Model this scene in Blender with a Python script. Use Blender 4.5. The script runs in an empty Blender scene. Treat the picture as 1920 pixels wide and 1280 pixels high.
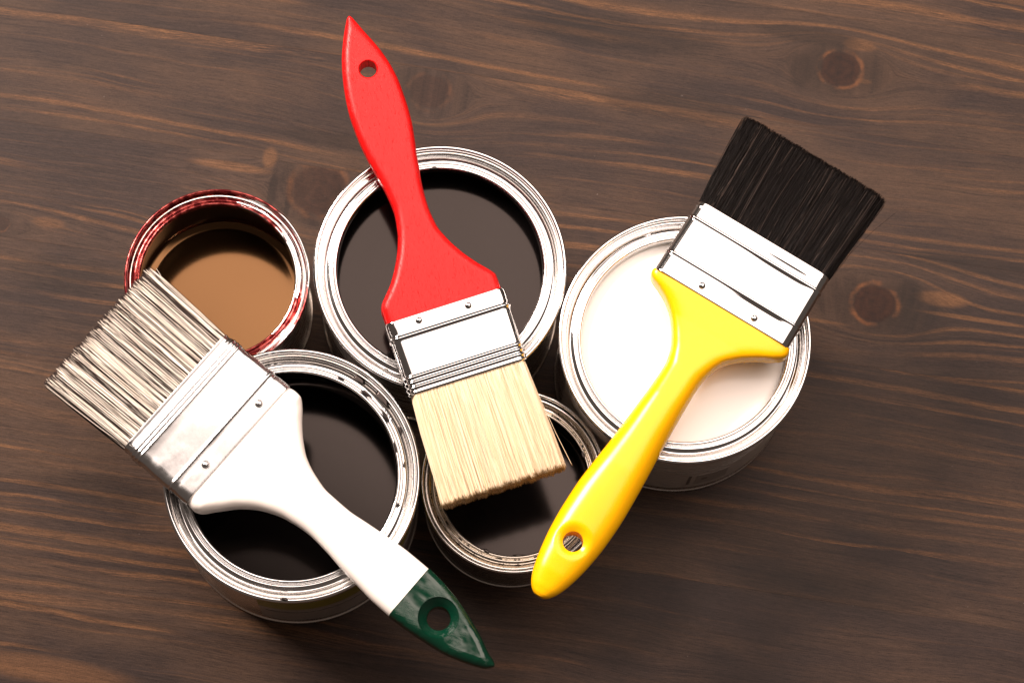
import bpy, bmesh, math, random
import numpy as np
from mathutils import Matrix, Vector

sc = bpy.context.scene
COL = sc.collection
MM = 0.001
PI = math.pi

# ------------------------------------------------------------------ camera
cd = bpy.data.cameras.new('camera')
cam = bpy.data.objects.new('camera', cd)
COL.objects.link(cam)
cr = Vector((0.9933644, 0.1120636, 0.0258623))
cu = Vector((-0.1150092, 0.9679228, 0.2233794))
cf = Vector((0.0, 0.2248716, -0.9743884))
cam.matrix_world = Matrix(((cr.x, cu.x, -cf.x, 0.0), (cr.y, cu.y, -cf.y, -0.30207),
                           (cr.z, cu.z, -cf.z, 1.30892), (0, 0, 0, 1)))
cd.lens = 105.09
cd.sensor_width = 36
cd.clip_start = 0.05
cd.clip_end = 50
cd.dof.use_dof = True
cd.dof.focus_distance = 1.255
cd.dof.aperture_fstop = 22
sc.camera = cam

# ------------------------------------------------------------------ world, lamps, exposure
w = bpy.data.worlds.new('World')
sc.world = w
w.use_nodes = True
w.node_tree.nodes['Background'].inputs[0].default_value = (1.0, 0.78, 0.66, 1)
w.node_tree.nodes['Background'].inputs[1].default_value = 0.115
sc.view_settings.view_transform = 'Standard'
sc.view_settings.look = 'None'
sc.view_settings.exposure = 0
sc.view_settings.gamma = 1

def area_lamp(name, edge_mid, edge_deg, sx, sy, tilt_deg, watts, color):
    """rectangular softbox; edge_mid = middle of its near lower edge, which runs at edge_deg in plan;
    the panel goes away from that edge and dips by tilt_deg so that it faces back to the cans"""
    a = math.radians(edge_deg)
    ex = Vector((math.cos(a), math.sin(a), 0))
    n0 = Vector((-math.sin(a), math.cos(a), 0))
    t = math.radians(tilt_deg)
    ey = (n0 * math.cos(t) - Vector((0, 0, 1)) * math.sin(t))
    ez = ex.cross(ey)
    c = Vector(edge_mid) + ey * (sy / 2)
    ld = bpy.data.lights.new(name, 'AREA')
    ld.shape = 'RECTANGLE'
    ld.size = sx
    ld.size_y = sy
    ld.energy = watts
    ld.color = color
    o = bpy.data.objects.new(name, ld)
    COL.objects.link(o)
    o.matrix_world = Matrix(((ex.x, ey.x, ez.x, c.x), (ex.y, ey.y, ez.y, c.y), (ex.z, ey.z, ez.z, c.z), (0, 0, 0, 1)))
    return o

box = area_lamp('softbox', (-0.058, -0.072, 1.0), -28, 1.2, 1.1, 20, 20.5, (1.0, 0.82, 0.73))
# a softbox is brightest at its centre and fades to its edges
box.data.use_nodes = True
lt = box.data.node_tree
em = [n for n in lt.nodes if n.type == 'EMISSION'][0]
g_ = lt.nodes.new('ShaderNodeNewGeometry')
sx_ = lt.nodes.new('ShaderNodeSeparateXYZ')
lt.links.new(g_.outputs['Parametric'], sx_.inputs[0])
def lmath(op, a, b):
    n = lt.nodes.new('ShaderNodeMath')
    n.operation = op
    for i, q in enumerate((a, b)):
        if isinstance(q, bpy.types.NodeSocket): lt.links.new(q, n.inputs[i])
        else: n.inputs[i].default_value = q
    return n.outputs[0]
du_ = lmath('MINIMUM', sx_.outputs[0], lmath('SUBTRACT', 1.0, sx_.outputs[0]))
dv_ = lmath('MINIMUM', sx_.outputs[1], lmath('SUBTRACT', 1.0, sx_.outputs[1]))
mr_ = lt.nodes.new('ShaderNodeMapRange')
mr_.interpolation_type = 'SMOOTHSTEP'
lt.links.new(lmath('MINIMUM', du_, dv_), mr_.inputs[0])
mr_.inputs[1].default_value = 0.0
mr_.inputs[2].default_value = 0.19
mr_.inputs[3].default_value = 0.03
mr_.inputs[4].default_value = 1.0
lt.links.new(mr_.outputs[0], em.inputs['Strength'])
area_lamp('key_lamp', (-1.0, 0.62, 1.45), 56, 0.62, 0.62, 38, 84.0, (1.0, 0.84, 0.75))

# ------------------------------------------------------------------ node helper
class NT:
    def __init__(s, name):
        s.m = bpy.data.materials.new(name)
        s.m.use_nodes = True
        s.t = s.m.node_tree
        s.b = s.t.nodes['Principled BSDF']
    def n(s, typ, **kw):
        nd = s.t.nodes.new(typ)
        for k, v in kw.items():
            setattr(nd, k, v)
        return nd
    def put(s, sock, v):
        if hasattr(v, 'is_linked') or isinstance(v, bpy.types.NodeSocket):
            s.t.links.new(v, sock)
        elif isinstance(v, (tuple, list)) and len(v) == 3 and sock.type == 'RGBA':
            sock.default_value = (*v, 1)
        else:
            sock.default_value = v
    def ma(s, op, a, b=0.0, c=0.0, clamp=False):
        nd = s.n('ShaderNodeMath', operation=op)
        nd.use_clamp = clamp
        s.put(nd.inputs[0], a); s.put(nd.inputs[1], b); s.put(nd.inputs[2], c)
        return nd.outputs[0]
    def add(s, a, b): return s.ma('ADD', a, b)
    def sub(s, a, b): return s.ma('SUBTRACT', a, b)
    def mul(s, a, b): return s.ma('MULTIPLY', a, b)
    def mx(s, a, b): return s.ma('MAXIMUM', a, b)
    def mn(s, a, b): return s.ma('MINIMUM', a, b)
    def ss(s, x, lo, hi):
        nd = s.n('ShaderNodeMapRange', interpolation_type='SMOOTHSTEP')
        s.put(nd.inputs[0], x); s.put(nd.inputs[1], lo); s.put(nd.inputs[2], hi)
        return nd.outputs[0]
    def lin(s, x, a, b, c, d):
        nd = s.n('ShaderNodeMapRange')
        for i, v in enumerate((x, a, b, c, d)):
            s.put(nd.inputs[i], v)
        return nd.outputs[0]
    def xyz(s, x, y, z=0.0):
        nd = s.n('ShaderNodeCombineXYZ')
        s.put(nd.inputs[0], x); s.put(nd.inputs[1], y); s.put(nd.inputs[2], z)
        return nd.outputs[0]
    def sep(s, v):
        nd = s.n('ShaderNodeSeparateXYZ')
        s.put(nd.inputs[0], v)
        return nd.outputs
    def noise(s, v, scale=1.0, detail=2.0, rough=0.5, dist=0.0):
        nd = s.n('ShaderNodeTexNoise')
        s.put(nd.inputs['Vector'], v)
        nd.inputs['Scale'].default_value = scale
        nd.inputs['Detail'].default_value = detail
        nd.inputs['Roughness'].default_value = rough
        nd.inputs['Distortion'].default_value = dist
        return nd.outputs[0]
    def mix(s, f, a, b):
        nd = s.n('ShaderNodeMix', data_type='RGBA')
        s.put(nd.inputs[0], f); s.put(nd.inputs[6], a); s.put(nd.inputs[7], b)
        return nd.outputs[2]
    def scale(s, col, f):
        nd = s.n('ShaderNodeVectorMath', operation='SCALE')
        s.put(nd.inputs[0], col); s.put(nd.inputs[3], f)
        return nd.outputs[0]
    def local_mm(s):
        tc = s.n('ShaderNodeTexCoord')
        return s.scale(tc.outputs['Object'], 1000.0)
    def world_mm(s):
        g = s.n('ShaderNodeNewGeometry')
        return s.scale(g.outputs['Position'], 1000.0)
    def attr(s, name, kind='GEOMETRY'):
        nd = s.n('ShaderNodeAttribute', attribute_name=name, attribute_type=kind)
        return nd.outputs['Fac']
    def bump(s, h, strength=0.3, dist=0.1):
        nd = s.n('ShaderNodeBump')
        nd.inputs['Strength'].default_value = strength
        nd.inputs['Distance'].default_value = dist * MM
        s.put(nd.inputs['Height'], h)
        s.t.links.new(nd.outputs[0], s.b.inputs['Normal'])
    def set(s, **kw):
        names = dict(base='Base Color', rough='Roughness', metal='Metallic', spec='Specular IOR Level',
                     coat='Coat Weight', coatr='Coat Roughness', sss='Subsurface Weight', ior='IOR')
        for k, v in kw.items():
            s.put(s.b.inputs[names[k]], v)
        return s.m

# ------------------------------------------------------------------ materials
def mat_wood():
    k = NT('stained_pine')
    P = k.sep(k.world_mm())
    a = math.radians(-2.0)
    x, y, z = P[0], P[1], P[2]
    u = k.add(k.mul(x, math.cos(a)), k.mul(y, math.sin(a)))
    v = k.add(k.mul(x, -math.sin(a)), k.mul(y, math.cos(a)))
    seed = k.attr('seed', 'OBJECT')
    sh = k.mul(seed, 137.0)
    us = k.add(u, k.mul(seed, 911.0))
    # knots: (x, y, radius, stretch, row centre)
    warp = None
    core = 0.0
    ringk = 0.0
    halo = 0.0
    rk = 999.0
    for (kx, ky, R, st, lo, hi, cs) in KNOTS:
        ku = kx * math.cos(a) + ky * math.sin(a)
        kv = -kx * math.sin(a) + ky * math.cos(a)
        du = k.mul(k.sub(u, ku), 1.0 / st)
        dv = k.sub(v, kv)
        r2 = k.add(k.mul(du, du), k.mul(dv, dv))
        inrow = k.mul(k.ma('GREATER_THAN', v, lo), k.ma('LESS_THAN', v, hi))
        Rw = R * 1.35
        wv = k.mul(k.mul(dv, inrow), k.ma('DIVIDE', -Rw * Rw, k.mx(r2, Rw * Rw)))
        warp = wv if warp is None else k.add(warp, wv)
        du1 = k.mul(k.sub(u, ku), 1.0 / 1.12)
        rr = k.ma('SQRT', k.add(k.mul(du1, du1), k.mul(dv, dv)))
        rn = k.add(rr, k.mul(k.sub(k.noise(k.xyz(u, v), 0.12, 2), 0.5), 3.5))
        core = k.mx(core, k.mul(k.mul(k.sub(1.0, k.ss(rn, R * 0.78, R)), inrow), cs))
        rk = k.mn(rk, rn)
        rg = k.mul(k.ss(rn, R * 0.82, R * 0.97), k.sub(1.0, k.ss(rn, R * 1.0, R * 1.2)))
        ringk = k.mx(ringk, k.mul(k.mul(rg, inrow), cs))
        hal = k.sub(1.0, k.ss(k.ma('SQRT', r2), R * 0.6, R * 2.1))
        halo = k.mx(halo, k.mul(k.mul(hal, inrow), cs))
    vv = k.add(v, warp)
    wob = k.noise(k.xyz(k.mul(us, 0.0055), k.mul(vv, 0.022), sh), 1.0, 2.0)
    wob2 = k.noise(k.xyz(k.mul(us, 0.022), k.mul(vv, 0.06), sh), 1.0, 2.0)
    vw = k.add(k.add(vv, k.mul(k.sub(wob, 0.5), 17.0)), k.mul(k.sub(wob2, 0.5), 2.2))
    fib = k.noise(k.xyz(k.mul(us, 0.07), k.mul(vw, 3.6), sh), 1.0, 4.0, 0.7)
    fine = k.noise(k.xyz(k.mul(us, 0.35), k.mul(v, 4.5), sh), 1.0, 3.0, 0.7)
    grain = k.noise(k.xyz(u, v, z), 1.6, 2.0, 0.7)
    # latewood lines, of uneven spacing, that took less stain
    spread = k.noise(k.xyz(k.mul(vw, 0.06), sh, 0.0), 1.0, 2.0)
    ph = k.add(k.mul(vw, 0.80), k.mul(spread, 15.0))
    sn = k.add(k.mul(k.ma('SINE', k.add(ph, k.mul(k.sub(fib, 0.5), 2.2))), 0.5), 0.5)
    sharpness = k.noise(k.xyz(k.mul(us, 0.006), k.mul(vw, 0.10), k.add(sh, 7.0)), 1.0, 2.0)
    line = k.ss(sn, k.lin(sharpness, 0.3, 0.7, 0.35, 0.92), 1.0)
    zone = k.noise(k.xyz(k.mul(u, 0.005), k.mul(v, 0.012), 2.7), 1.0, 1.0)
    brk = k.noise(k.xyz(k.mul(us, 0.0055), k.mul(vw, 0.045), k.add(sh, 5.0)), 1.0, 3.0, 0.6)
    dens = k.ss(k.add(brk, k.mul(k.sub(zone, 0.5), 0.24)), 0.43, 0.64)
    line = k.mul(k.mul(line, dens), k.mul(k.lin(fib, 0.3, 0.7, 0.25, 1.15), k.lin(fine, 0.3, 0.7, 0.7, 1.15)))
    # broad and narrow straight streaks
    st1 = k.noise(k.xyz(k.mul(us, 0.0045), k.mul(vw, 0.30), k.add(sh, 9.0)), 1.0, 4.0, 0.68)
    st2 = k.noise(k.xyz(k.mul(us, 0.013), k.mul(vw, 0.85), k.add(sh, 13.0)), 1.0, 3.0, 0.65)
    st = k.add(k.mul(st1, 0.6), k.mul(st2, 0.4))
    warm = k.mul(k.ss(st, 0.53, 0.70), k.lin(brk, 0.35, 0.65, 0.35, 0.9))
    dark = k.ss(st, 0.49, 0.33)
    patch = k.noise(k.xyz(k.mul(us, 0.009), k.mul(vw, 0.026), k.add(sh, 3.0)), 1.0, 5.0, 0.62)
    pp = k.ss(patch, 0.34, 0.68)
    base = k.mix(pp, (0.0225, 0.0146, 0.0124), (0.048, 0.0278, 0.0178))
    base = k.mix(k.mul(dark, 0.6), base, (0.0125, 0.0082, 0.0072))
    base = k.mix(k.mn(k.mx(k.mul(line, 0.88), k.mul(warm, 0.72)), 1.0), base, (0.110, 0.0515, 0.0215))
    for (px, py, ru, rv, am) in PALE:
        pu = px * math.cos(a) + py * math.sin(a)
        pv = -px * math.sin(a) + py * math.cos(a)
        e1 = k.mul(k.sub(u, pu), 1.0 / ru)
        e2 = k.mul(k.sub(v, pv), 1.0 / rv)
        ed = k.add(k.ma('SQRT', k.add(k.mul(e1, e1), k.mul(e2, e2))), k.mul(k.sub(fib, 0.5), 0.7))
        base = k.mix(k.mul(k.sub(1.0, k.ss(ed, 0.55, 1.05)), abs(am)), base, (0.105, 0.050, 0.022) if am > 0 else (0.0105, 0.0070, 0.0055))
    base = k.mix(k.mul(halo, 0.7), base, (0.0150, 0.0090, 0.0062))
    base = k.mix(k.mul(ringk, k.lin(k.noise(k.xyz(u, v), 0.13, 2), 0.38, 0.66, 0.0, 0.7)), base, (0.11, 0.042, 0.015))
    rings = k.add(k.mul(k.ma('SINE', k.add(k.mul(rk, 1.7), k.mul(fib, 5.0))), 0.10), k.noise(k.xyz(k.mul(u, 0.3), k.mul(v, 0.3), sh), 1.0, 3.0))
    base = k.mix(k.mul(core, 0.92), base, k.mix(rings, (0.0085, 0.0036, 0.0026), (0.030, 0.0112, 0.0058)))
    f = k.add(k.lin(fib, 0.25, 0.75, 0.48, 1.52), k.lin(fine, 0.25, 0.75, -0.42, 0.42))
    f = k.add(f, k.lin(grain, 0.25, 0.75, -0.22, 0.22))
    f = k.mul(f, k.lin(seed, 0.0, 1.0, 0.93, 1.08))
    base = k.scale(base, f)
    dust = k.ss(k.noise(k.xyz(u, v, 5.0), 0.55, 2.0, 0.6), 0.785, 0.80)
    base = k.mix(k.mul(dust, 0.55), base, (0.16, 0.13, 0.11))
    k.set(base=base, rough=k.lin(fib, 0.2, 0.8, 0.38, 0.55), spec=0.13)
    k.bump(k.add(k.mul(fib, 0.5), k.add(k.mul(fine, 0.4), k.mul(grain, 0.3))), 0.30, 0.10)
    return k.m

PALE = [(206.0, 35.0, 30.0, 1.3, 0.85), (170.5, 37.0, 4.0, 2.0, 0.7), (146.5, 141.0, 5.0, 1.6, 0.7), (134.0, 26.0, 20.0, 1.0, 0.6),
        (191.0, 42.5, 14.0, 4.2, 0.8), (143.5, 158.0, 9.0, 3.6, 0.75), (-119.0, 72.0, 4.0, 6.0, 0.6), (-136.0, 66.0, 22.0, 2.6, 0.55),
        (-116.0, 56.0, 2.2, 13.0, -0.6), (-108.0, 54.0, 1.6, 12.0, -0.6), (176.0, 44.0, 7.0, 6.5, -0.55), (118.0, 143.0, 6.0, 11.0, -0.55),
        (30.0, 150.0, 60.0, 10.0, -0.5), (60.0, 118.0, 40.0, 9.0, -0.4), (-85.0, 84.0, 40.0, 5.0, -0.45), (120.0, 160.0, 30.0, 5.0, -0.5), (205.0, 60.0, 40.0, 6.0, -0.4), (150.0, -95.0, 60.0, 9.0, -0.35), (-170.0, -88.0, 40.0, 8.0, -0.4), (-205.0, 6.0, 30.0, 10.0, -0.35), (-214.0, 30.0, 9.0, 3.0, 0.4), (-185.0, -170.0, 45.0, 7.0, 0.55)]
KNOTS = [(135.6, 145.5, 9.0, 2.0, 121.0, 175.0, 0.95), (160.9, 36.6, 9.5, 2.2, 13.0, 67.0, 1.0),
         (-94.7, 59.5, 12.5, 1.3, 13.0, 67.0, 0.62), (-50.6, 112.0, 9.0, 1.6, 67.0, 121.0, 0.45),
         (-236.0, 27.0, 4.0, 2.6, 13.0, 67.0, 0.4)]

def mat_tin(name, mode=None, lip=0.0, rl=44.0, tint=(0.70, 0.70, 0.70), seed=0.0, amp=3.0, rough=0.065):
    """bright tinplate; mode adds the paint that has run over it"""
    k = NT(name)
    p = k.local_mm()
    X = k.sep(p)
    r = k.ma('SQRT', k.add(k.mul(X[0], X[0]), k.mul(X[1], X[1])))
    ang = k.ma('ARCTAN2', X[1], X[0])
    scr = k.noise(k.xyz(k.mul(ang, 3.0), k.mul(r, 3.0), k.mul(X[2], 1.5)), 1.0, 4.0, 0.7)
    grit = k.noise(p, 1.6, 3.0, 0.7)
    pat = k.noise(k.xyz(k.mul(ang, 1.6), k.mul(r, 0.15), seed), 1.0, 2.0)
    dull = k.ss(pat, 0.52, 0.7)
    ro = k.add(k.lin(scr, 0.3, 0.7, rough * 0.7, rough * 1.5), k.mul(dull, k.lin(grit, 0.4, 0.6, 0.0, 0.22)))
    base = k.mix(k.mul(dull, k.ss(grit, 0.55, 0.68)), tint, (0.25, 0.22, 0.20))
    metal = 1.0
    if mode:
        n1 = k.noise(k.xyz(X[0], X[1], seed), 0.22, 4.0, 0.65)
        n2 = k.noise(k.xyz(X[0], X[1], k.add(X[2], seed)), 0.9, 3.0, 0.6)
        edge = k.add(lip, k.add(k.mul(k.sub(n1, 0.5), amp), k.mul(k.sub(n2, 0.5), amp * 0.8)))
        inside = k.ma('LESS_THAN', r, rl)
        m = k.mul(k.ma('LESS_THAN', X[2], edge), inside)
        spot = k.ss(n2, 0.70, 0.72)
        m = k.mx(m, k.mul(k.mul(spot, inside), 1.0))
        if mode == 'drips':
            bl = k.noise(k.xyz(X[0], X[1], seed + 4.0), 0.125, 1.0, 0.4)
            zone = k.mul(k.ss(ang, 0.0, 0.35), k.sub(1.0, k.ss(ang, 1.35, 1.75)))
            th = k.sub(0.72, k.mul(zone, 0.135))
            m = k.mx(m, k.ss(bl, th, k.add(th, 0.01)))
            sp = k.noise(k.xyz(X[0], X[1], seed + 8.0), 0.5, 1.0, 0.5)
            m = k.mx(m, k.ss(sp, 0.745, 0.755))
        film = (0.010, 0.008, 0.0075)
        fm, fr = 0.0, 0.12
        if mode == 'red':
            cov = k.noise(k.xyz(k.mul(ang, 1.3), k.mul(r, 0.5), seed), 1.0, 2.0, 0.5)
            side = k.ma('COSINE', k.sub(ang, 0.25))
            th = k.add(0.30, k.mul(k.mx(side, 0.0), 0.24))
            m = k.ss(cov, th, k.add(th, 0.015))
            gl = k.noise(k.xyz(X[0], X[1], X[2]), 0.35, 3.0)
            film = k.mix(k.ss(gl, 0.42, 0.62), (0.11, 0.008, 0.009), (0.42, 0.085, 0.075))
            fm, fr = 0.75, 0.16
        if mode == 'gold':
            film = (0.012, 0.007, 0.005)
            warm = k.mul(k.ma('LESS_THAN', r, rl + 1.0), 0.22)
            base = k.mix(warm, base, (0.62, 0.42, 0.16))
        base = k.mix(m, base, film)
        metal = k.add(k.mul(k.sub(1.0, m), 1.0), k.mul(m, fm))
        ro = k.add(k.mul(ro, k.sub(1.0, m)), k.mul(m, fr))
        k.bump(k.add(k.mul(m, 1.0), k.mul(scr, 0.03)), 0.5, 0.15)
    else:
        k.bump(scr, 0.06, 0.05)
    return k.set(base=base, rough=ro, metal=metal)

def mat_ferrule(name, rough, cloud=0.0, tint=(0.62, 0.62, 0.62)):
    k = NT(name)
    p = k.local_mm()
    X = k.sep(p)
    br = k.noise(k.xyz(k.mul(X[0], 2.5), k.mul(X[1], 0.25), X[2]), 1.0, 3.0, 0.7)
    cl = k.noise(p, 0.06, 4.0, 0.65)
    sm = k.noise(p, 0.5, 4.0, 0.7)
    ro = k.add(rough, k.add(k.mul(k.ss(cl, 0.4, 0.7), cloud), k.mul(k.sub(sm, 0.5), rough * 0.6)))
    base = k.mix(k.ss(sm, 0.3, 0.75), tint, tuple(c * 0.93 for c in tint))
    k.bump(k.add(k.mul(br, 0.3), k.mul(cl, 1.6)), 0.10, 0.12)
    return k.set(base=base, rough=ro, metal=1.0)

def mat_red():
    k = NT('red_lacquer')
    p = k.local_mm()
    X = k.sep(p)
    gr = k.noise(k.xyz(k.mul(X[0], 0.22), k.mul(X[1], 1.9), X[2]), 1.0, 4.0, 0.75)
    por = k.noise(k.xyz(k.mul(k.add(X[0], k.mul(X[1], 0.3)), 0.30), k.mul(X[1], 1.9), 3.0), 1.0, 3.0, 0.65)
    wear = k.noise(p, 0.12, 3.0, 0.6)
    dark = k.ss(por, 0.57, 0.70)
    base = k.mix(k.mul(dark, 0.75), (0.56, 0.005, 0.005), (0.12, 0.002, 0.002))
    base = k.scale(base, k.lin(wear, 0.3, 0.7, 0.82, 1.08))
    k.bump(k.add(k.mul(gr, 0.8), k.mul(dark, -1.0)), 0.7, 0.14)
    return k.set(base=base, rough=k.lin(gr, 0.3, 0.7, 0.24, 0.46), spec=0.22)

def mat_white():
    k = NT('white_lacquer')
    p = k.local_mm()
    X = k.sep(p)
    g = k.noise(k.xyz(k.mul(X[0], 0.25), k.mul(X[1], 1.2), X[2]), 1.0, 3.0)
    spot = k.ss(k.noise(p, 0.7, 2.0), 0.76, 0.79)
    base = k.mix(k.mul(spot, 0.6), (0.86, 0.81, 0.76), (0.45, 0.32, 0.25))
    k.bump(g, 0.12, 0.1)
    return k.set(base=base, rough=0.3, spec=0.5)

def mat_green():
    k = NT('green_dip_paint')
    p = k.local_mm()
    X = k.sep(p)
    d = k.add(k.mul(X[0], 0.94), k.mul(X[1], 0.34))
    e = k.sub(k.mul(X[1], 0.94), k.mul(X[0], 0.34))
    wr = k.noise(k.xyz(k.mul(e, 2.6), k.mul(d, 0.28), X[2]), 1.0, 3.0, 0.65, 0.4)
    bl = k.noise(p, 0.10, 2.0, 0.5)
    amt = k.ss(bl, 0.38, 0.62)
    base = k.mix(bl, (0.0005, 0.0155, 0.0075), (0.001, 0.029, 0.0145))
    k.bump(k.add(k.mul(k.mul(wr, amt), 1.0), k.mul(bl, 2.5)), 0.8, 0.30)
    return k.set(base=base, rough=0.12, spec=0.5)

def mat_yellow():
    k = NT('yellow_plastic')
    p = k.local_mm()
    n = k.noise(p, 0.08, 3.0, 0.6)
    sp = k.ss(k.noise(p, 1.1, 2.0), 0.74, 0.78)
    base = k.mix(k.mul(sp, 0.25), (0.84, 0.43, 0.001), (0.62, 0.36, 0.01))
    k.bump(n, 0.10, 0.8)
    m = k.set(base=base, rough=0.25, spec=0.38, sss=0.18)
    k.b.inputs['Subsurface Radius'].default_value = (1.0, 0.5, 0.05)
    k.b.inputs['Subsurface Scale'].default_value = 2.5 * MM
    return m

def mat_bristle(name, stops, rough=0.42, spec=0.4):
    k = NT(name)
    t = k.attr('tint')
    cr_ = k.n('ShaderNodeValToRGB')
    el = cr_.color_ramp.elements
    while len(el) < len(stops):
        el.new(0.5)
    for e, (pos, c) in zip(el, stops):
        e.position = pos
        e.color = (*c, 1)
    k.put(cr_.inputs[0], t)
    return k.set(base=cr_.outputs[0], rough=rough, spec=spec)

def mat_paint(name, base, rough, spec, metal=0.0, sss=0.0):
    k = NT(name)
    p = k.local_mm()
    n = k.noise(p, 0.035, 2.0)
    if max(base) < 0.05: k.b.inputs['Specular Tint'].default_value = (1.0, 0.84, 0.78, 1)
    k.bump(n, 0.05, 0.6)
    dots = k.ss(k.noise(p, 0.9, 1.0), 0.80, 0.83)
    b = k.mix(k.mul(dots, 0.35), base, tuple(c * 0.5 + 0.02 for c in base))
    return k.set(base=b, rough=rough, spec=spec, metal=metal, sss=sss)

def mat_plain(name, base, rough=0.5, metal=0.0, nscale=0.4, var=0.15):
    k = NT(name)
    n = k.noise(k.local_mm(), nscale, 3.0)
    return k.set(base=k.scale(k.mix(0.0, base, base), k.lin(n, 0.3, 0.7, 1 - var, 1 + var)), rough=rough, metal=metal)

# ------------------------------------------------------------------ object helpers
def link(name, me, mat=None, parent=None, sharp=40, smooth=True):
    o = bpy.data.objects.new(name, me)
    COL.objects.link(o)
    if mat is not None:
        me.materials.clear()
        me.materials.append(mat)
    if smooth:
        me.polygons.foreach_set('use_smooth', [True] * len(me.polygons))
        if sharp:
            me.set_sharp_from_angle(angle=math.radians(sharp))
    if parent is not None:
        o.parent = parent
    return o

def mesh(name, V, F, fix=True):
    me = bpy.data.meshes.new(name)
    me.from_pydata([(a * MM, b * MM, c * MM) for a, b, c in V], [], F)
    me.validate()
    if fix:
        bm = bmesh.new()
        bm.from_mesh(me)
        bmesh.ops.recalc_face_normals(bm, faces=bm.faces)
        bm.to_mesh(me)
        bm.free()
    me.update()
    return me

def thing(name, label, cat, loc, rotz=0.0, group=None):
    o = bpy.data.objects.new(name, None)
    o.empty_display_size = 0.01
    COL.objects.link(o)
    o.location = [c * MM for c in loc]
    o.rotation_euler = (0, 0, rotz)
    o['label'] = label
    o['category'] = cat
    if group:
        o['group'] = group
    return o

def catmull(pts, sub=5):
    P = np.array(pts, float)
    n = len(P)
    out = []
    for i in range(n - 1):
        p0 = P[max(i - 1, 0)]; p1 = P[i]; p2 = P[i + 1]; p3 = P[min(i + 2, n - 1)]
        for j in range(sub):
            t = j / sub
            out.append(0.5 * (2 * p1 + (p2 - p0) * t + (2 * p0 - 5 * p1 + 4 * p2 - p3) * t * t + (3 * p1 - p0 - 3 * p2 + p3) * t ** 3))
    out.append(P[-1])
    return np.array(out)

def lathe(name, prof, seg=160, closed=True):
    n = len(prof)
    V, F = [], []
    for i in range(seg):
        a = 2 * PI * i / seg
        c, s = math.cos(a), math.sin(a)
        for (r, z) in prof:
            V.append((r * c, r * s, z))
    for i in range(seg):
        j = (i + 1) % seg
        for k in range(n if closed else n - 1):
            l = (k + 1) % n
            F.append((i * n + k, j * n + k, j * n + l, i * n + l))
    return mesh(name, V, F)

def disc(name, R, z, rings=10, seg=128, meniscus=1.2):
    V = [(0, 0, z)]
    F = []
    for i in range(1, rings + 1):
        r = R * (i / rings) ** 0.6
        d = R - r
        dz = meniscus * math.exp(-d / 1.3)
        for j in range(seg):
            a = 2 * PI * j / seg
            V.append((r * math.cos(a), r * math.sin(a), z + dz))
    for j in range(seg):
        F.append((0, 1 + j, 1 + (j + 1) % seg))
    for i in range(rings - 1):
        b0, b1 = 1 + i * seg, 1 + (i + 1) * seg
        for j in range(seg):
            k = (j + 1) % seg
            F.append((b0 + j, b1 + j, b1 + k, b0 + k))
    return mesh(name, V, F)

# ------------------------------------------------------------------ tabletop of glued staves
wood = mat_wood()
rnd = random.Random(11)
table = bpy.data.objects.new('tabletop', None)
COL.objects.link(table)
table['kind'] = 'structure'
TA = math.radians(-2.0)

def plank(u0, u1, v0, v1, seed, dz):
    g = 0.004
    bm = bmesh.new()
    bmesh.ops.create_cube(bm, size=1.0)
    L, Wd, T = (u1 - u0 - 2 * g) * MM, (v1 - v0 - 2 * g) * MM, 27 * MM
    bmesh.ops.scale(bm, vec=(L, Wd, T), verts=bm.verts)
    ed = [e for e in bm.edges if all(v.co.z > 0 for v in e.verts)]
    bmesh.ops.bevel(bm, geom=ed, offset=0.04 * MM, segments=1, affect='EDGES', profile=0.5)
    me = bpy.data.meshes.new('plank')
    bm.to_mesh(me)
    bm.free()
    o = link('plank', me, wood, table, smooth=False)
    uc, vc = (u0 + u1) / 2, (v0 + v1) / 2
    o.location = ((uc * math.cos(TA) - vc * math.sin(TA)) * MM, (uc * math.sin(TA) + vc * math.cos(TA)) * MM, (-13.5 + dz) * MM)
    o.rotation_euler = (0, 0, TA)
    o['seed'] = seed

for row in range(-8, 11):
    v0 = 13 + 54 * row
    cuts = [-640.0, 640.0]
    if row in (-3, -6, 4, 6, 8):
        cuts = [-640.0, rnd.uniform(-420, -300) if row % 2 else rnd.uniform(300, 420), 640.0]
    for i in range(len(cuts) - 1):
        plank(cuts[i], cuts[i + 1], v0, v0 + 54, round(rnd.random(), 3), rnd.uniform(-0.03, 0.03))

# ------------------------------------------------------------------ paint cans
tin_plain = mat_tin('tinplate_wall', rough=0.24, tint=(0.70, 0.66, 0.62))
inner_dark = mat_plain('paint_coated_wall', (0.010, 0.006, 0.005), 0.25)
inner_white = mat_plain('white_paint_coated_wall', (0.80, 0.75, 0.70), 0.25, var=0.04)
inner_red = mat_plain('varnish_coated_wall', (0.020, 0.006, 0.004), 0.2)

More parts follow.
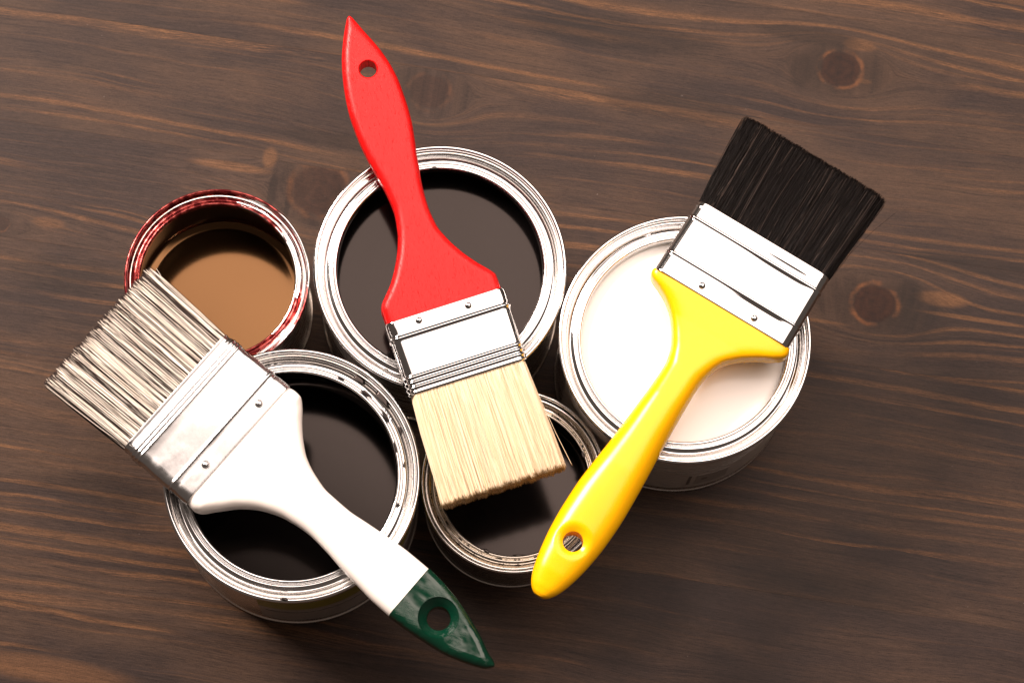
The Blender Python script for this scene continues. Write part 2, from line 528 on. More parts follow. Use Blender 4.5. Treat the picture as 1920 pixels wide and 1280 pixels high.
def can(label, loc, R, h, level, rim_mat, paint_mat, inner_mat, k=1.0, base_r=None):
    t = thing('paint_can', label, 'paint can', (loc[0], loc[1], 0), 0, 'open paint cans')
    rw = R - 2.3
    rb = base_r or (R - 1.2)
    # wall with the rolled bead at its foot
    foot = catmull([(rw - 2.2, 3.0), (rw - 2.0, 1.0), (rb - 0.8, 0.05), (rb - 0.1, 0.7), (rb - 0.1, 1.6), (rb - 0.7, 2.3), (rw + 0.05, 2.9), (rw, 4.0)], 4)
    prof = [tuple(q) for q in foot] + [(rw, h * 0.3), (rw, h * 0.6), (rw, h - 8.2)]
    prof += [tuple(q) for q in catmull([(rw, h - 8), (rw + 0.35, h - 7.3), (rw + 0.35, h - 6.7), (rw, h - 6), (rw, h - 2.6)], 3)]
    prof += [(rw - 0.4, h - 2.6), (rw - 0.4, 3.0)]
    link('can_wall', lathe('can_wall', prof), tin_plain, t)
    link('can_bottom', disc('can_bottom', rw - 0.2, 2.0, 3, 96, 0.0), tin_plain, t)
    il = lathe('inner_coating', [(rw - 0.55, level - 1), (rw - 0.55, h - 5.5), (rw - 0.75, h - 5.5), (rw - 0.75, level - 1)], 128)
    link('inner_coating', il, inner_mat, t)
    # rim: curl, lid seat, band, two beads, lip
    def q(r, z):
        return (R - (54 - r) * k, h + z * min(1.0, k + 0.15))
    ring = [q(52.0, -2.6), q(53.1, -2.7), q(53.8, -2.0), q(54.0, -1.1), q(53.75, -0.35), q(53.1, 0), q(52.45, -0.2), q(52.05, -0.9),
            q(51.8, -2.4), q(51.45, -4.3), q(50.9, -5.0), q(50.2, -4.7), q(49.3, -3.7), q(47.9, -2.9), q(46.9, -2.65), q(46.45, -2.9),
            q(46.2, -3.35), q(45.85, -3.3), q(45.6, -2.7), q(45.1, -2.3), q(44.5, -2.35), q(44.0, -2.9), q(43.75, -4.0), q(43.65, -6.0)]
    pr = [tuple(a) for a in catmull(ring, 4)]
    inn = [(a[0] + 0.3, a[1]) for a in (q(43.65, -6.0),)] + [q(44.3, -4.2), q(45.2, -3.0), q(46.1, -3.9), q(47.2, -3.3), q(49.0, -4.2), q(50.9, -5.5), q(51.5, -5.3), q(51.6, -3.0)]
    link('rim', lathe('rim', pr + inn, 192), rim_mat, t, sharp=60)
    link('paint', disc('paint', rw - 0.8, level, 14, 160), paint_mat, t)
    return t

black = mat_paint('black_paint', (0.0025, 0.002, 0.002), 0.10, 0.29)
black2 = mat_paint('black_stain', (0.0025, 0.002, 0.002), 0.11, 0.31)
brown = mat_paint('brown_varnish', (0.112, 0.056, 0.022), 0.10, 0.4, metal=0.85)
whitep = mat_paint('white_paint', (0.88, 0.86, 0.82), 0.16, 0.5)

A = can('small can of brown varnish with a red smeared rim, beside the white brush bristles', (-128.84, -1.66), 39.9, 62.0, 18.0,
        mat_tin('tin_red_film', 'red', 58.5, 36.0, seed=2.0), brown, inner_red, 0.66, 38.9)
B = can('large can of black paint standing under the red brush handle', (-33.98, 11.08), 54.0, 76.0, 57.5,
        mat_tin('tin_ragged_lip', 'lip', 72.4, 44.8, seed=7.0, amp=2.4), black, inner_dark, 1.0)
Cc = can('small can of black paint below the cream bristles and the yellow handle tip', (7.6, -72.6), 39.9, 52.6, 22.0,
         mat_tin('tin_gold_film', 'gold', 49.2, 36.0, tint=(0.70, 0.68, 0.65), seed=13.0, amp=2.6), black2, inner_dark, 0.8, 38.5)
D = can('large can of black paint with paint drips on its rim, under the white brush', (-85.22, -84.99), 54.0, 76.0, 30.0,
        mat_tin('tin_dripped', 'lip', 72.2, 45.0, seed=21.0, amp=2.8), black2, inner_dark, 1.0)
E = can('large can full of white paint standing under the yellow brush', (72.78, -7.59), 54.0, 76.0, 68.0,
        mat_tin('tin_clean'), whitep, inner_white, 1.0, 52.6)

def drip(parent, ang, r, z, lr, la, th, mat, seed, slope=0.0):
    """a lump of paint lying on the rim: lr by la across, th thick, uneven outline"""
    rs = np.random.RandomState(seed)
    ph = rs.uniform(0, 2 * PI, 4)
    V, F = [], []
    seg, rings = 22, 5
    c, s = math.cos(ang), math.sin(ang)
    def place(a, b, h):
        rr = r + a
        t = ang + b / r
        V.append((rr * math.cos(t), rr * math.sin(t), z + h + slope * a))
    place(0, 0, th)
    for i in range(1, rings + 1):
        f = i / rings
        for j in range(seg):
            q = 2 * PI * j / seg
            wob = 1 + 0.16 * math.sin(2 * q + ph[0]) + 0.12 * math.sin(3 * q + ph[1]) + 0.07 * math.sin(5 * q + ph[2])
            place(lr * f * wob * math.cos(q), la * f * wob * math.sin(q), th * math.sqrt(max(0, 1 - f ** 2.6)) - (0.5 if i == rings else 0))
    for j in range(seg):
        F.append((0, 1 + j, 1 + (j + 1) % seg))
    for i in range(rings - 1):
        for j in range(seg):
            k2 = (j + 1) % seg
            F.append((1 + i * seg + j, 1 + (i + 1) * seg + j, 1 + (i + 1) * seg + k2, 1 + i * seg + k2))
    return link('paint_drip', mesh('paint_drip', V, F), mat, parent, sharp=0)

drip_m = mat_paint('dried_paint_drip', (0.0035, 0.003, 0.003), 0.22, 0.42)
for n_, (deg, r_, z_, lr_, la_, th_) in enumerate([
        (63, 49.4, 72.2, 1.9, 3.4, 0.55), (48, 49.8, 72.0, 2.2, 5.2, 0.6), (55, 46.9, 73.2, 0.8, 3.6, 0.35), (40, 46.8, 73.2, 0.7, 4.2, 0.35),
        (30, 49.2, 72.4, 0.9, 2.0, 0.4), (22, 45.0, 73.6, 0.6, 3.0, 0.3), (12, 47.2, 73.1, 0.6, 1.6, 0.3), (71, 46.4, 73.0, 0.6, 1.8, 0.3),
        (-86, 52.6, 75.7, 0.9, 2.0, 0.45), (-9, 46.6, 73.1, 0.7, 1.2, 0.3), (-130, 47.0, 73.2, 0.35, 0.6, 0.2), (-22, 49.3, 72.3, 0.4, 0.5, 0.2)]):
    drip(D, math.radians(deg), r_, z_, lr_, la_, th_, drip_m, 40 + n_)
for n_, (deg, r_, z_, lr_, la_, th_) in enumerate([(100, 44.5, 73.6, 0.5, 2.6, 0.3), (78, 44.4, 73.5, 0.45, 3.2, 0.3), (50, 44.3, 73.4, 0.4, 1.6, 0.25), (5, 44.2, 73.4, 0.35, 1.0, 0.25)]):
    drip(B, math.radians(deg), r_, z_, lr_, la_, th_, drip_m, 60 + n_)
for n_, (deg, r_, z_, lr_, la_, th_) in enumerate([(-105, 32.1, 50.2, 0.9, 1.8, 0.4), (-80, 31.8, 50.1, 0.5, 2.6, 0.3), (28, 32.0, 50.2, 0.8, 2.2, 0.4), (-150, 32.2, 50.3, 0.4, 1.4, 0.3)]):
    drip(Cc, math.radians(deg), r_, z_, lr_, la_, th_, drip_m, 70 + n_)

def wall_patch(parent, r, a0, a1, z0, z1, mat, name='label_print', t=0.12):
    n = max(4, int(abs(a1 - a0) / 0.06))
    V, F = [], []
    for i in range(n + 1):
        a = a0 + (a1 - a0) * i / n
        c, s = math.cos(a), math.sin(a)
        V += [(r * c, r * s, z0), (r * c, r * s, z1), ((r + t) * c, (r + t) * s, z1), ((r + t) * c, (r + t) * s, z0)]
    for i in range(n):
        for k in range(4):
            l = (k + 1) % 4
            F.append((i * 4 + k, i * 4 + 4 + k, i * 4 + 4 + l, i * 4 + l))
    F += [(0, 1, 2, 3), (n * 4 + 3, n * 4 + 2, n * 4 + 1, n * 4)]
    return link(name, mesh(name, V, F), mat, parent, sharp=30)

lab_pale = mat_plain('label_paper_pale', (0.42, 0.37, 0.33), 0.3, 0.0)
lab_olive = mat_plain('label_ink_olive', (0.20, 0.17, 0.02), 0.35)
lab_grey = mat_plain('label_ink_grey', (0.27, 0.235, 0.21), 0.3)
lab_dark = mat_plain('label_ink_dark', (0.10, 0.085, 0.075), 0.35)
rwl = 51.75
L1 = wall_patch(E, rwl, -2.75, -0.35, 7, 66, lab_pale, 'label')
for (a0, a1, z0, z1, m) in ((-1.30, -1.02, 14, 34, lab_grey), (-1.37, -1.345, 14, 34, lab_dark), (-1.5, -0.9, 40, 40.8, lab_grey),
                            (-2.0, -0.7, 45, 45.7, lab_grey), (-2.1, -0.7, 52, 52.6, lab_grey), (-1.25, -1.2, 22, 26, lab_dark)):
    wall_patch(L1, rwl + 0.13, a0, a1, z0, z1, m)
L2 = wall_patch(D, rwl, -1.75, 0.6, 7, 66, lab_grey, 'label')
wall_patch(L2, rwl + 0.13, -1.75, 0.6, 40, 58, lab_olive)
wall_patch(L2, rwl + 0.13, -1.7, 0.5, 30, 31, lab_dark)

# ------------------------------------------------------------------ brush builders
def pchip(xs, ys, xq):
    o = np.argsort(xs)
    x = np.array(xs, float)[o]
    y = np.array(ys, float)[o]
    hh = np.diff(x)
    dl = np.diff(y) / hh
    m = np.zeros(len(x))
    for i in range(1, len(x) - 1):
        if dl[i - 1] * dl[i] > 0:
            w1 = 2 * hh[i] + hh[i - 1]
            w2 = hh[i] + 2 * hh[i - 1]
            m[i] = (w1 + w2) / (w1 / dl[i - 1] + w2 / dl[i])
    m[0], m[-1] = dl[0], dl[-1]
    i = np.clip(np.searchsorted(x, xq) - 1, 0, len(x) - 2)
    t = np.clip((xq - x[i]) / hh[i], 0, 1)
    return ((2 * t**3 - 3 * t**2 + 1) * y[i] + (t**3 - 2 * t**2 + t) * hh[i] * m[i] + (-2 * t**3 + 3 * t**2) * y[i + 1] + (t**3 - t**2) * hh[i] * m[i + 1])

def rrect(w, h, rx, rz, nc=7, fine=False):
    """rounded rectangle section, flat faces kept flat by a support point beside each corner"""
    rx = min(rx, w * 0.98)
    rz = min(rz, h * 0.98)
    pts = []
    fl = [-1, -0.97, -0.6, -0.2, 0.2, 0.6, 0.97, 1]
    if fine:
        fl = [-1, -0.97] + [x / 10 for x in range(-9, 10)] + [0.97, 1]
    for f in fl:
        pts.append((f * (w - rx), h))
    for i in range(1, nc):
        a = PI / 2 * (1 - i / nc)
        pts.append((w - rx + rx * math.cos(a), h - rz + rz * math.sin(a)))
    for f in (1, 0, -1):
        pts.append((w, f * (h - rz)))
    for i in range(1, nc):
        a = -PI / 2 * (i / nc)
        pts.append((w - rx + rx * math.cos(a), -(h - rz) + rz * math.sin(a)))
    for f in fl[::-1]:
        pts.append((f * (w - rx), -h))
    for i in range(1, nc):
        a = -PI / 2 - PI / 2 * (i / nc)
        pts.append((-(w - rx) + rx * math.cos(a), -(h - rz) + rz * math.sin(a)))
    for f in (-1, 0, 1):
        pts.append((-w, f * (h - rz)))
    for i in range(1, nc):
        a = PI - PI / 2 * (i / nc)
        pts.append((-(w - rx) + rx * math.cos(a), h - rz + rz * math.sin(a)))
    return pts

def super_sec(w, h, e, n=72):
    out = []
    for i in range(n):
        a = PI / 2 - 2 * PI * i / n
        c, s = math.cos(a), math.sin(a)
        out.append((w * math.copysign(abs(c) ** (2 / e), c), h * math.copysign(abs(s) ** (2 / e), s)))
    return out

def loft(name, secs):
    """secs: list of (u, list of (v, z)); closed with end faces"""
    n = len(secs[0][1])
    V, F = [], []
    for u, pts in secs:
        V += [(u if not hasattr(u, '__len__') else u[i], p[0], p[1]) for i, p in enumerate(pts)]
    for i in range(len(secs) - 1):
        for k in range(n):
            l = (k + 1) % n
            F.append((i * n + k, i * n + l, (i + 1) * n + l, (i + 1) * n + k))
    F.append(tuple(range(n))[::-1])
    F.append(tuple((len(secs) - 1) * n + k for k in range(n)))
    return mesh(name, V, F)

def cut(o, cutter_mesh, mat):
    c = bpy.data.objects.new('cutter', cutter_mesh)
    par, o.parent = o.parent, None
    COL.objects.link(c)
    md = o.modifiers.new('hole', 'BOOLEAN')
    md.operation = 'DIFFERENCE'
    md.object = c
    md.solver = 'EXACT'
    bpy.context.view_layer.update()
    dg = bpy.context.evaluated_depsgraph_get()
    me = bpy.data.meshes.new_from_object(o.evaluated_get(dg))
    o.modifiers.clear()
    o.data = me
    bpy.data.objects.remove(c)
    o.parent = par
    me.materials.clear()
    me.materials.append(mat)
    me.polygons.foreach_set('use_smooth', [True] * len(me.polygons))
    me.polygons.foreach_set('material_index', [0] * len(me.polygons))
    me.set_sharp_from_angle(angle=math.radians(35))

def cutter(cx, cy, prof, seg=48):
    """solid of revolution about the vertical through (cx, cy), profile bottom to top"""
    V, F = [], []
    n = len(prof)
    for i in range(seg):
        a = 2 * PI * i / seg
        for (r, z) in prof:
            V.append((cx + r * math.cos(a), cy + r * math.sin(a), z))
    for i in range(seg):
        j = (i + 1) % seg
        for k in range(n - 1):
            F.append((i * n + k, j * n + k, j * n + k + 1, i * n + k + 1))
    F.append(tuple(i * n for i in range(seg)))
    F.append(tuple(i * n + n - 1 for i in range(seg)))
    return mesh('cutter', V, F)

def stations(a, b, n, tipd=2.5):
    t = np.linspace(0, 1, n)
    return a + (b - a) * (t ** 1.25)

def ferrule(parent, L, w0, w1, h0, h1, beads, mat, r=4.2, thick=0.45, swells=()):
    us = np.unique(np.concatenate([np.arange(0, L + 0.001, 0.28), [L]]))
    secs = []
    def off(u):
        return sum(amp * math.exp(-((u - c) / s) ** 2) for c, s, amp in beads)
    for u in us:
        f = u / L
        d = off(u)
        if u < 0.4: d -= (0.4 - u) * 0.35
        if u > L - 0.4: d -= (u - L + 0.4) * 0.35
        pts = rrect(w0 + (w1 - w0) * f + d, h0 + (h1 - h0) * f + d, r, r, fine=len(swells) > 0)
        if swells:
            # shallow pressed hollows that die out across the width
            out = []
            for a, b in pts:
                if b > 0:
                    for c, sg, am, dr in swells:
                        x_ = min(max((dr * a / w0 + 0.45) / 0.9, 0), 1)
                        y_ = min(max((1 - dr * a / w0 - 0.10) / 0.25, 0), 1)
                        b += am * math.exp(-((u - c) / sg) ** 2) * x_ * x_ * (3 - 2 * x_) * y_ * y_ * (3 - 2 * y_)
                out.append((a, b))
            pts = out
        secs.append((u, pts))
    secs2 = [(u, rrect(w0 + (w1 - w0) * u / L - thick, h0 + (h1 - h0) * u / L - thick, r - thick, r - thick, fine=len(swells) > 0)) for u in (L, L * 0.75, L * 0.25, 0)]
    n = len(secs[0][1])
    V, F = [], []
    al = secs + secs2
    for u, p in al:
        V += [(u, a, b) for a, b in p]
    m = len(al)
    for i in range(m):
        j = (i + 1) % m
        for k in range(n):
            l = (k + 1) % n
            F.append((i * n + k, i * n + l, j * n + l, j * n + k))
    return link('ferrule', mesh('ferrule', V, F), mat, parent, sharp=50)

def rivet(parent, u, v, z, mat, r=1.5):
    V, F = [], []
    prof = [(r * 1.28, -0.4), (r * 1.28, 0.02), (r * 1.12, 0.06), (r, -0.05), (r * 0.95, 0.45), (r * 0.8, 0.85), (r * 0.56, 1.12), (r * 0.28, 1.27), (0.02, 1.32)]
    seg = 28
    n = len(prof)
    for i in range(seg):
        a = 2 * PI * i / seg
        for (q, zz) in prof:
            V.append((u + q * math.cos(a), v + q * math.sin(a), z + zz))
    for i in range(seg):
        j = (i + 1) % seg
        for k in range(n - 1):
            F.append((i * n + k, j * n + k, j * n + k + 1, i * n + k + 1))
    F.append(tuple(i * n for i in range(seg)))
    F.append(tuple(i * n + n - 1 for i in range(seg)))
    return link('rivet', mesh('rivet', V, F), mat, parent, sharp=60)

def bristles(parent, mat, core_mat, n, u0, L, wb, wt, hb, ht, rad, seed, dark_frac=0.0, clump=0.0, jit=0.5, lenj=1.0, bulge=0.0, strays=6, cross=0.4, tip=0.55, tlast=0.97, clusters=46, wave=0.5):
    rs = np.random.RandomState(seed)
    NR = 5
    tt = np.array([0, 0.35, 0.7, tlast, 1.0])
    V = np.zeros((n, NR, 3, 3))
    q = rs.uniform(-1, 1, n)
    # more hairs near the faces one can see
    zz = np.where(rs.rand(n) < 0.6, np.sign(rs.rand(n) - 0.3) * (1 - np.abs(rs.normal(0, 0.16, n))), rs.uniform(-1, 1, n))
    zz = np.clip(zz, -1, 1)
    edge = rs.rand(n) < 0.05
    q = np.where(edge, np.sign(q) * (1 - np.abs(rs.normal(0, 0.02, n))), q)
    q = np.clip(q, -1, 1)
    ncl = clusters
    cc = rs.uniform(-1, 1, ncl)
    near = cc[np.argmin(np.abs(q[:, None] - cc[None, :]), 1)]
    qt = q + (near - q) * clump * rs.uniform(0.4, 1.0, n)
    # rounded corners of the bundle
    cz = np.sqrt(np.clip(1 - np.clip((np.abs(q) - 0.92) / 0.08, 0, 1) ** 2, 0.15, 1))
    b = np.stack([np.full(n, u0), q * wb, zz * hb * cz], 1)
    wv = (np.sin(q * 23 + seed) * 0.5 + np.sin(q * 57 + 2 * seed) * 0.35 + np.sin(q * 131 + seed) * 0.25)
    le = L - u0 + wave * wv - np.abs(rs.normal(0, lenj, n)) - (rs.rand(n) < 0.12) * rs.uniform(0, lenj * 4, n)
    e = np.stack([u0 + le, qt * wt + rs.normal(0, jit, n), zz * ht * cz + rs.normal(0, 0.25, n)], 1)
    m = (b + e) / 2 + np.stack([np.zeros(n), np.sign(q) * bulge * np.abs(q) ** 3 + rs.normal(0, cross, n), rs.normal(0, 0.15, n) + 0.25 * zz], 1)
    if strays:
        si = rs.choice(n, strays, replace=False)
        e[si, 1] += rs.normal(0, 3.0, strays)
        e[si, 2] += rs.normal(0, 2.0, strays)
        m[si, 1] += rs.normal(0, 0.8, strays)
    ph = rs.uniform(0, 2 * PI, n)
    r0 = rad * rs.uniform(0.65, 1.3, n)
    for i, t in enumerate(tt):
        c = (1 - t) ** 2 * b + 2 * t * (1 - t) * m + t * t * e
        rr = r0 * (1.0 if t < 0.99 else 0.7)
        for k in range(3):
            a = ph + 2 * PI * k / 3
            V[:, i, k, 0] = c[:, 0]
            V[:, i, k, 1] = c[:, 1] + rr * np.cos(a)
            V[:, i, k, 2] = c[:, 2] + rr * np.sin(a)
    base = (np.arange(n) * NR * 3)[:, None]
    fs = []
    for i in range(NR - 1):
        for k in range(3):
            l = (k + 1) % 3
            fs.append(np.concatenate([base + i * 3 + k, base + i * 3 + l, base + i * 3 + 3 + l, base + i * 3 + 3 + k], 1))
    quads = np.stack(fs, 1).reshape(-1, 4)
    tips = np.concatenate([base + (NR - 1) * 3, base + (NR - 1) * 3 + 1, base + (NR - 1) * 3 + 2], 1)
    nv, nq, ntr = n * NR * 3, len(quads), len(tips)
    me = bpy.data.meshes.new('bristles')
    me.vertices.add(nv)
    me.vertices.foreach_set('co', (V.reshape(-1) * MM))
    me.loops.add(nq * 4 + ntr * 3)
    me.polygons.add(nq + ntr)
    me.loops.foreach_set('vertex_index', np.concatenate([quads.reshape(-1), tips.reshape(-1)]).astype(np.int32))
    st = np.concatenate([np.arange(nq) * 4, nq * 4 + np.arange(ntr) * 3]).astype(np.int32)
    me.polygons.foreach_set('loop_start', st)
    me.update(calc_edges=True)
    me.validate()
    tint = rs.uniform(0.25, 1.0, n)
    if dark_frac:
        grp = np.sin(q * 37.0 + 1.3) * 0.45 + np.sin(q * 91.0) * 0.6 + np.sin(q * 233.0 + 0.7) * 0.9
        pd = np.clip(dark_frac * (1 + 0.7 * grp), 0.02, 0.95)
        tint = np.where(rs.rand(n) < pd, rs.uniform(0.0, 0.18, n), tint)
    tv = np.repeat(tint[:, None], NR, 1)
    tv[:, -1] *= tip * rs.uniform(0.3, 1.4, n)
    at = me.attributes.new('tint', 'FLOAT', 'POINT')
    at.data.foreach_set('value', np.repeat(tv.reshape(-1), 3).astype(np.float32))
    o = link('bristles', me, mat, parent, sharp=0)
    o['kind'] = 'stuff'
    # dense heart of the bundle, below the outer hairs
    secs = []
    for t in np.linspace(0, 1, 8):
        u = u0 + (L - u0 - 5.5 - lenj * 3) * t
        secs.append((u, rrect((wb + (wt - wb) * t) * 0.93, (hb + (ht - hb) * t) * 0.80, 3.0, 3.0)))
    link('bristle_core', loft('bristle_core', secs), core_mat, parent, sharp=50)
    return o

CORNER = 1.0
# ------------------------------------------------------------------ red brush
ZB = 76.0
red = thing('paint_brush', 'red handled paint brush with cream bristles lying across the middle can', 'paint brush',
            (-29.8, -8.84, ZB), -1.1393, 'paint brushes')
RL = [[-135.4, 0.3], [-135.1, -0.2], [-133.7, -1.1], [-126.0, -4.9], [-117.1, -8.3], [-108.3, -10.5], [-99.4, -11.9], [-91.3, -12.5], [-82.5, -12.2], [-73.5, -11.2], [-63.0, -9.4], [-54.4, -7.9], [-47.0, -7.4], [-39.2, -8.4], [-31.2, -10.7], [-24.3, -13.9], [-16.4, -18.7], [-12.0, -22.5], [-9.0, -24.9], [-6.6, -25.7], [0.6, -25.3]]
RR = [[-135.4, 1.3], [-135.1, 1.7], [-133.2, 2.7], [-127.6, 4.9], [-121.4, 7.5], [-114.8, 9.8], [-107.7, 11.5], [-99.9, 12.4], [-91.5, 12.5], [-83.4, 12.1], [-75.6, 11.0], [-67.2, 9.5], [-61.5, 8.7], [-54.5, 7.6], [-44.5, 7.0], [-35.4, 7.8], [-28.1, 10.4], [-20.0, 14.9], [-13.4, 19.8], [-9.4, 23.3], [-6.7, 25.0], [0.6, 25.2]]

def handle(name, Lp, Rp, a, b, n, hfun, zc, rfun, sec='rect', expf=None, grow=0.0, extra=None):
    us = np.concatenate([a + (b - a) * 0.12 * np.linspace(0, 1, 26, endpoint=False) ** 1.8, np.linspace(a + (b - a) * 0.12, b, n)])
    Lv = pchip([p[0] for p in Lp], [p[1] for p in Lp], us)
    Rv = pchip([p[0] for p in Rp], [p[1] for p in Rp], us)
    secs = []
    for i, u in enumerate(us):
        lo, hi = min(Lv[i], Rv[i]), max(Lv[i], Rv[i])
        c = (lo + hi) / 2
        w = max((hi - lo) / 2, 0.25) + grow
        h = hfun(u) + grow
        j0, j1 = max(i - 1, 0), min(i + 1, len(us) - 1)
        sl = abs((Rv[j1] - Lv[j1]) - (Rv[j0] - Lv[j0])) / 2 / max(us[j1] - us[j0], 1e-6)
        r = rfun(u)
        if sec == 'rect':
            # an edge round of constant width across the outline; thinner where the blade narrows to the tip
            rx = min(r * math.sqrt(1 + min(sl, 1.6) ** 2), w * 0.97)
            hh = h * min(1.0, 0.55 + w / 9.0)
            p = rrect(w, hh, rx, min(r, hh * 0.95))
        else:
            p = super_sec(w, h, expf(u))
        p = [(q[0] + c, q[1] + zc) for q in p]
        if extra:
            p = [extra(u, q[0], q[1]) for q in p]
        secs.append((u, p))
    return loft(name, secs)

red_m = mat_red()
ip = np.interp
o = link('handle', handle('handle', RL, RR, -135.3, 0.5, 150, lambda u: float(ip(u, [-136, -110, -60, -20, 0], [3.6, 4.6, 5.6, 6.6, 6.9])), 7.6, lambda u: 3.6), red_m, red)
cut(o, cutter(-109.5, 1.2, [(3.75, -10), (3.75, 11.6), (4.3, 12.25), (4.5, 30)]), red_m)
chrome = mat_ferrule('bright_tin_ferrule', 0.05)
ferrule(red, 32.3, 26.4, 25.9, 7.5, 7.2, [(7.7, 0.75, 0.55), (3.0, 2.0, 0.08), (25.2, 0.6, 0.5), (27.4, 0.6, 0.5), (29.6, 0.6, 0.5), (31.6, 0.5, 0.25)], chrome).location = (0, 0, 7.6 * MM)
rivet(red, 2.9, -12.3, 15.1, chrome)
rivet(red, 3.2, 9.4, 15.1, chrome)
cream = mat_bristle('natural_bristle', [(0.0, (0.22, 0.115, 0.04)), (0.22, (0.60, 0.42, 0.22)), (0.35, (0.78, 0.62, 0.40)), (1.0, (0.90, 0.78, 0.58))])
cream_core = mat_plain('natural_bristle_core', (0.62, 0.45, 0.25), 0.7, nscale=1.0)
bb = bristles(red, cream, cream_core, 5600, 29.5, 80.9, 24.8, 26.3, 6.6, 5.8, 0.11, 3, clump=0.06, jit=0.4, lenj=0.8, bulge=0.3, strays=30, tip=0.0)
for q_ in red.children:
    if q_.name.startswith('bristle'): q_.location = (0, 0, 7.6 * MM)

# ------------------------------------------------------------------ white brush with a green dipped tip
white = thing('paint_brush', 'white handled paint brush with green dipped tip and streaky bristles on the left can', 'paint brush',
              (-107.74, -77.46, ZB), 2.5527, 'paint brushes')
WR = [[-140.0, 1.0], [-139.0, 2.6], [-137.9, 3.9], [-134.5, 5.7], [-127.7, 8.3], [-120.4, 10.4], [-112.1, 11.7], [-103.8, 12.6], [-94.9, 13.2], [-86.3, 13.1], [-76.1, 12.2], [-66.3, 11.2], [-56.6, 9.7], [-46.3, 8.9], [-35.1, 10.2], [-25.2, 13.8], [-17.3, 19.2], [-10.5, 26.6], [-5.7, 31.6], [-3.2, 32.3], [0.6, 31.9]]
WL = [[-140.0, 1.0], [-139.1, -0.1], [-134.5, -1.6], [-128.4, -4.4], [-121.4, -6.9], [-113.4, -9.3], [-105.9, -10.9], [-99.0, -11.8], [-92.1, -12.2], [-82.8, -12.1], [-71.7, -11.2], [-62.4, -10.2], [-51.9, -9.1], [-41.2, -9.3], [-32.7, -11.2], [-25.2, -14.3], [-18.2, -19.6], [-12.7, -25.2], [-8.8, -29.8], [-5.5, -32.4], [-3.0, -32.6], [0.6, -32.0]]
wz = 7.8
wh = lambda u: float(ip(u, [-140, -135, -110, -60, -25, 0], [3.2, 4.2, 5.6, 6.8, 6.8, 7.2]))
white_m = mat_white()
green_m = mat_green()
link('handle', handle('handle', WL, WR, -93.6, 0.5, 140, wh, wz, lambda u: float(ip(u, [-93, -30, 0], [5.2, 5.0, 4.5]))), white_m, white)
g = link('dipped_tip', handle('dipped_tip', WL, WR, -139.9, -93.62, 90, wh, wz, lambda u: 3.6, grow=0.12), green_m, white)
cut(g, cutter(-110.0, 1.0, [(4.9, -10), (4.9, wz + 2.6), (5.1, wz + 2.9), (7.9, wz + 4.9), (8.3, wz + 5.3), (8.6, wz + 5.75), (9.4, wz + 30)], 72), green_m)
brushed = mat_ferrule('brushed_tin_ferrule', 0.16, 0.16)
ferrule(white, 34.9, 32.6, 32.3, 7.8, 7.4, [(33.4, 0.9, -0.5), (30.4, 0.55, 0.38), (28.7, 0.55, 0.38), (27.0, 0.55, 0.38), (9.4, 0.6, 0.42), (7.6, 1.3, -0.22), (24.0, 2.4, -0.2)], brushed).location = (0, 0, wz * MM)
rivet(white, 4.5, -18.2, 15.6, brushed, 1.6)
rivet(white, 4.4, 15.4, 15.6, brushed, 1.6)
synth = mat_bristle('mixed_filament', [(0.0, (0.016, 0.011, 0.010)), (0.20, (0.06, 0.042, 0.035)), (0.30, (0.66, 0.58, 0.49)), (1.0, (0.88, 0.84, 0.76))], 0.5, 0.12)
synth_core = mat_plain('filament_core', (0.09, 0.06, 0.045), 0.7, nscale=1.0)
bristles(white, synth, synth_core, 5000, 32.0, 78.9, 31.6, 32.6, 6.7, 6.2, 0.14, 5, dark_frac=0.50, clusters=330, wave=0.6, clump=0.35, jit=0.5, lenj=1.5, strays=24, cross=0.6, tip=0.22, tlast=0.93)
for q_ in white.children:
    if q_.name.startswith('bristle'): q_.location = (0, 0, wz * MM)

# ------------------------------------------------------------------ yellow brush
yellow = thing('paint_brush', 'yellow plastic handled paint brush with black bristles lying on the white paint can', 'paint brush',
               (85.68, 3.45, ZB), 1.13, 'paint brushes')
YL = [[-143.2, 2.6], [-143.0, 3.9], [-142.3, 5.2], [-140.9, 6.7], [-138.6, 8.2], [-134.1, 9.9], [-125.6, 11.6], [-115.5, 12.8], [-105.8, 13.2], [-94.7, 13.0], [-83.7, 12.0], [-71.9, 10.7], [-52.8, 9.1], [-41.3, 8.2], [-33.1, 7.9], [-25.2, 9.3], [-19.0, 12.3], [-12.8, 16.8], [-8.1, 22.2], [-5.1, 27.6], [-3.4, 31.4], [-2.0, 32.9], [-0.6, 33.4], [0.6, 33.2]]
YR = [[-143.2, 1.0], [-143.0, -0.3], [-142.3, -1.6], [-140.9, -3.0], [-137.7, -5.0], [-130.4, -7.6], [-121.3, -9.6], [-110.2, -11.0], [-98.2, -11.5], [-86.0, -11.2], [-75.1, -10.7], [-63.7, -10.0], [-52.7, -9.5], [-41.5, -9.2], [-34.3, -9.1], [-27.0, -10.0], [-20.7, -12.1], [-14.8, -17.0], [-9.5, -24.4], [-5.6, -31.0], [-3.6, -33.3], [-2.0, -34.0], [-0.7, -33.9], [0.6, -33.4]]
yz = 8.6
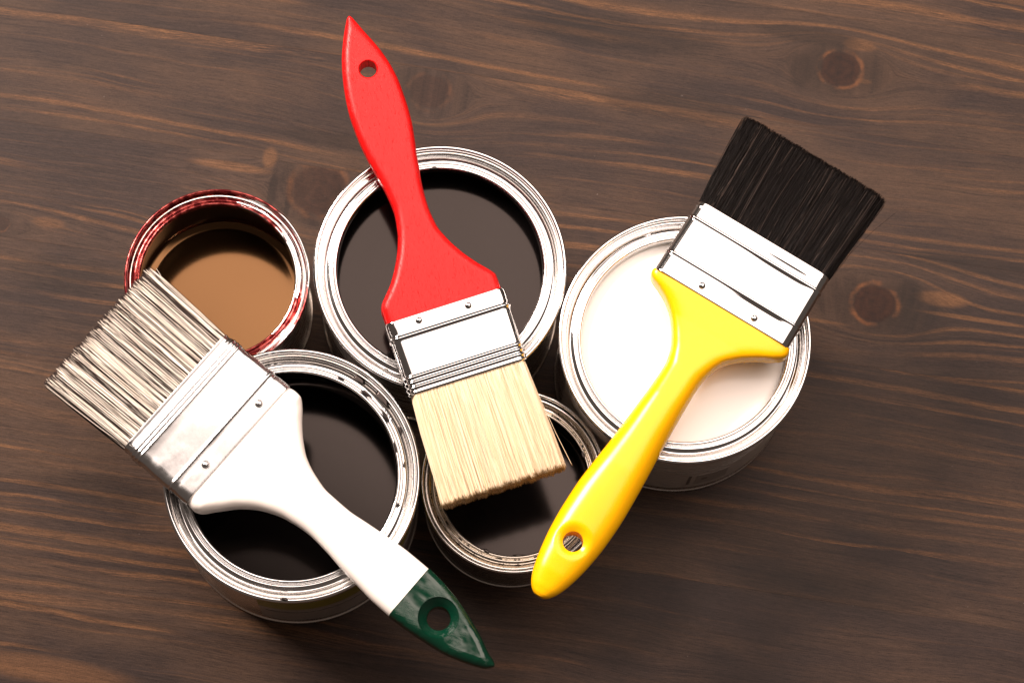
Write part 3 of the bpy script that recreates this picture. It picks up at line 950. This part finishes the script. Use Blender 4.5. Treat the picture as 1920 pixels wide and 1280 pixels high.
yh = lambda u: float(ip(u, [-143.2, -142, -139, -132, -110, -80, -45, -28, -12, 0], [2.2, 3.4, 4.6, 6.0, 7.8, 9.0, 8.9, 7.8, 7.0, 7.4]))
yellow_m = mat_yellow()
HX, HY = -117.0, 1.4
def dimple(u, v, z):
    d = math.hypot(u - HX, v - HY)
    f = 1 - min(d / 8.2, 1.0)
    f = f * f * (3 - 2 * f)
    if z > yz: z -= 4.2 * f * min(1.0, (z - yz) / 4.0)
    else: z += 4.2 * f * min(1.0, (yz - z) / 4.0)
    return (v, z)
ym = handle('handle', YL, YR, -143.1, 0.5, 230, yh, yz, lambda u: 4.0, 'super', lambda u: float(ip(u, [-143, -60, -30, -14, 0], [2.3, 2.2, 2.6, 4.5, 7.0])), extra=dimple)
o = link('handle', ym, yellow_m, yellow)
cut(o, cutter(HX, HY, [(4.25, -10), (4.25, 40)]), yellow_m)
polished = mat_ferrule('polished_steel_ferrule', 0.07)
ferrule(yellow, 35.6, 32.7, 32.2, 8.0, 7.6, [(27.9, 0.5, 0.40), (33.6, 0.4, 0.12), (9.9, 0.5, 0.36)], polished, swells=[(26.0, 1.1, -0.42, -1), (31.8, 1.0, 0.36, -1), (7.6, 1.1, -0.42, -1)]).location = (0, 0, yz * MM)
rivet(yellow, 3.8, 11.8, yz + 8.0, polished, 1.5)
rivet(yellow, 3.4, -14.0, yz + 8.0, polished, 1.5)
blackb = mat_bristle('black_bristle', [(0.0, (0.004, 0.003, 0.0028)), (0.80, (0.0062, 0.0046, 0.0042)), (0.93, (0.010, 0.0075, 0.0068)), (1.0, (0.070, 0.050, 0.041))], 0.40, 0.07)
black_core = mat_plain('black_bristle_core', (0.006, 0.005, 0.0045), 0.7)
bristles(yellow, blackb, black_core, 6400, 33.0, 79.1, 31.8, 33.2, 6.9, 6.4, 0.105, 9, clump=0.12, clusters=260, wave=0.35, jit=1.0, lenj=1.0, strays=60, cross=1.1)
for q_ in yellow.children:
    if q_.name.startswith('bristle'): q_.location = (0, 0, yz * MM)

sc.cycles.max_bounces = 10
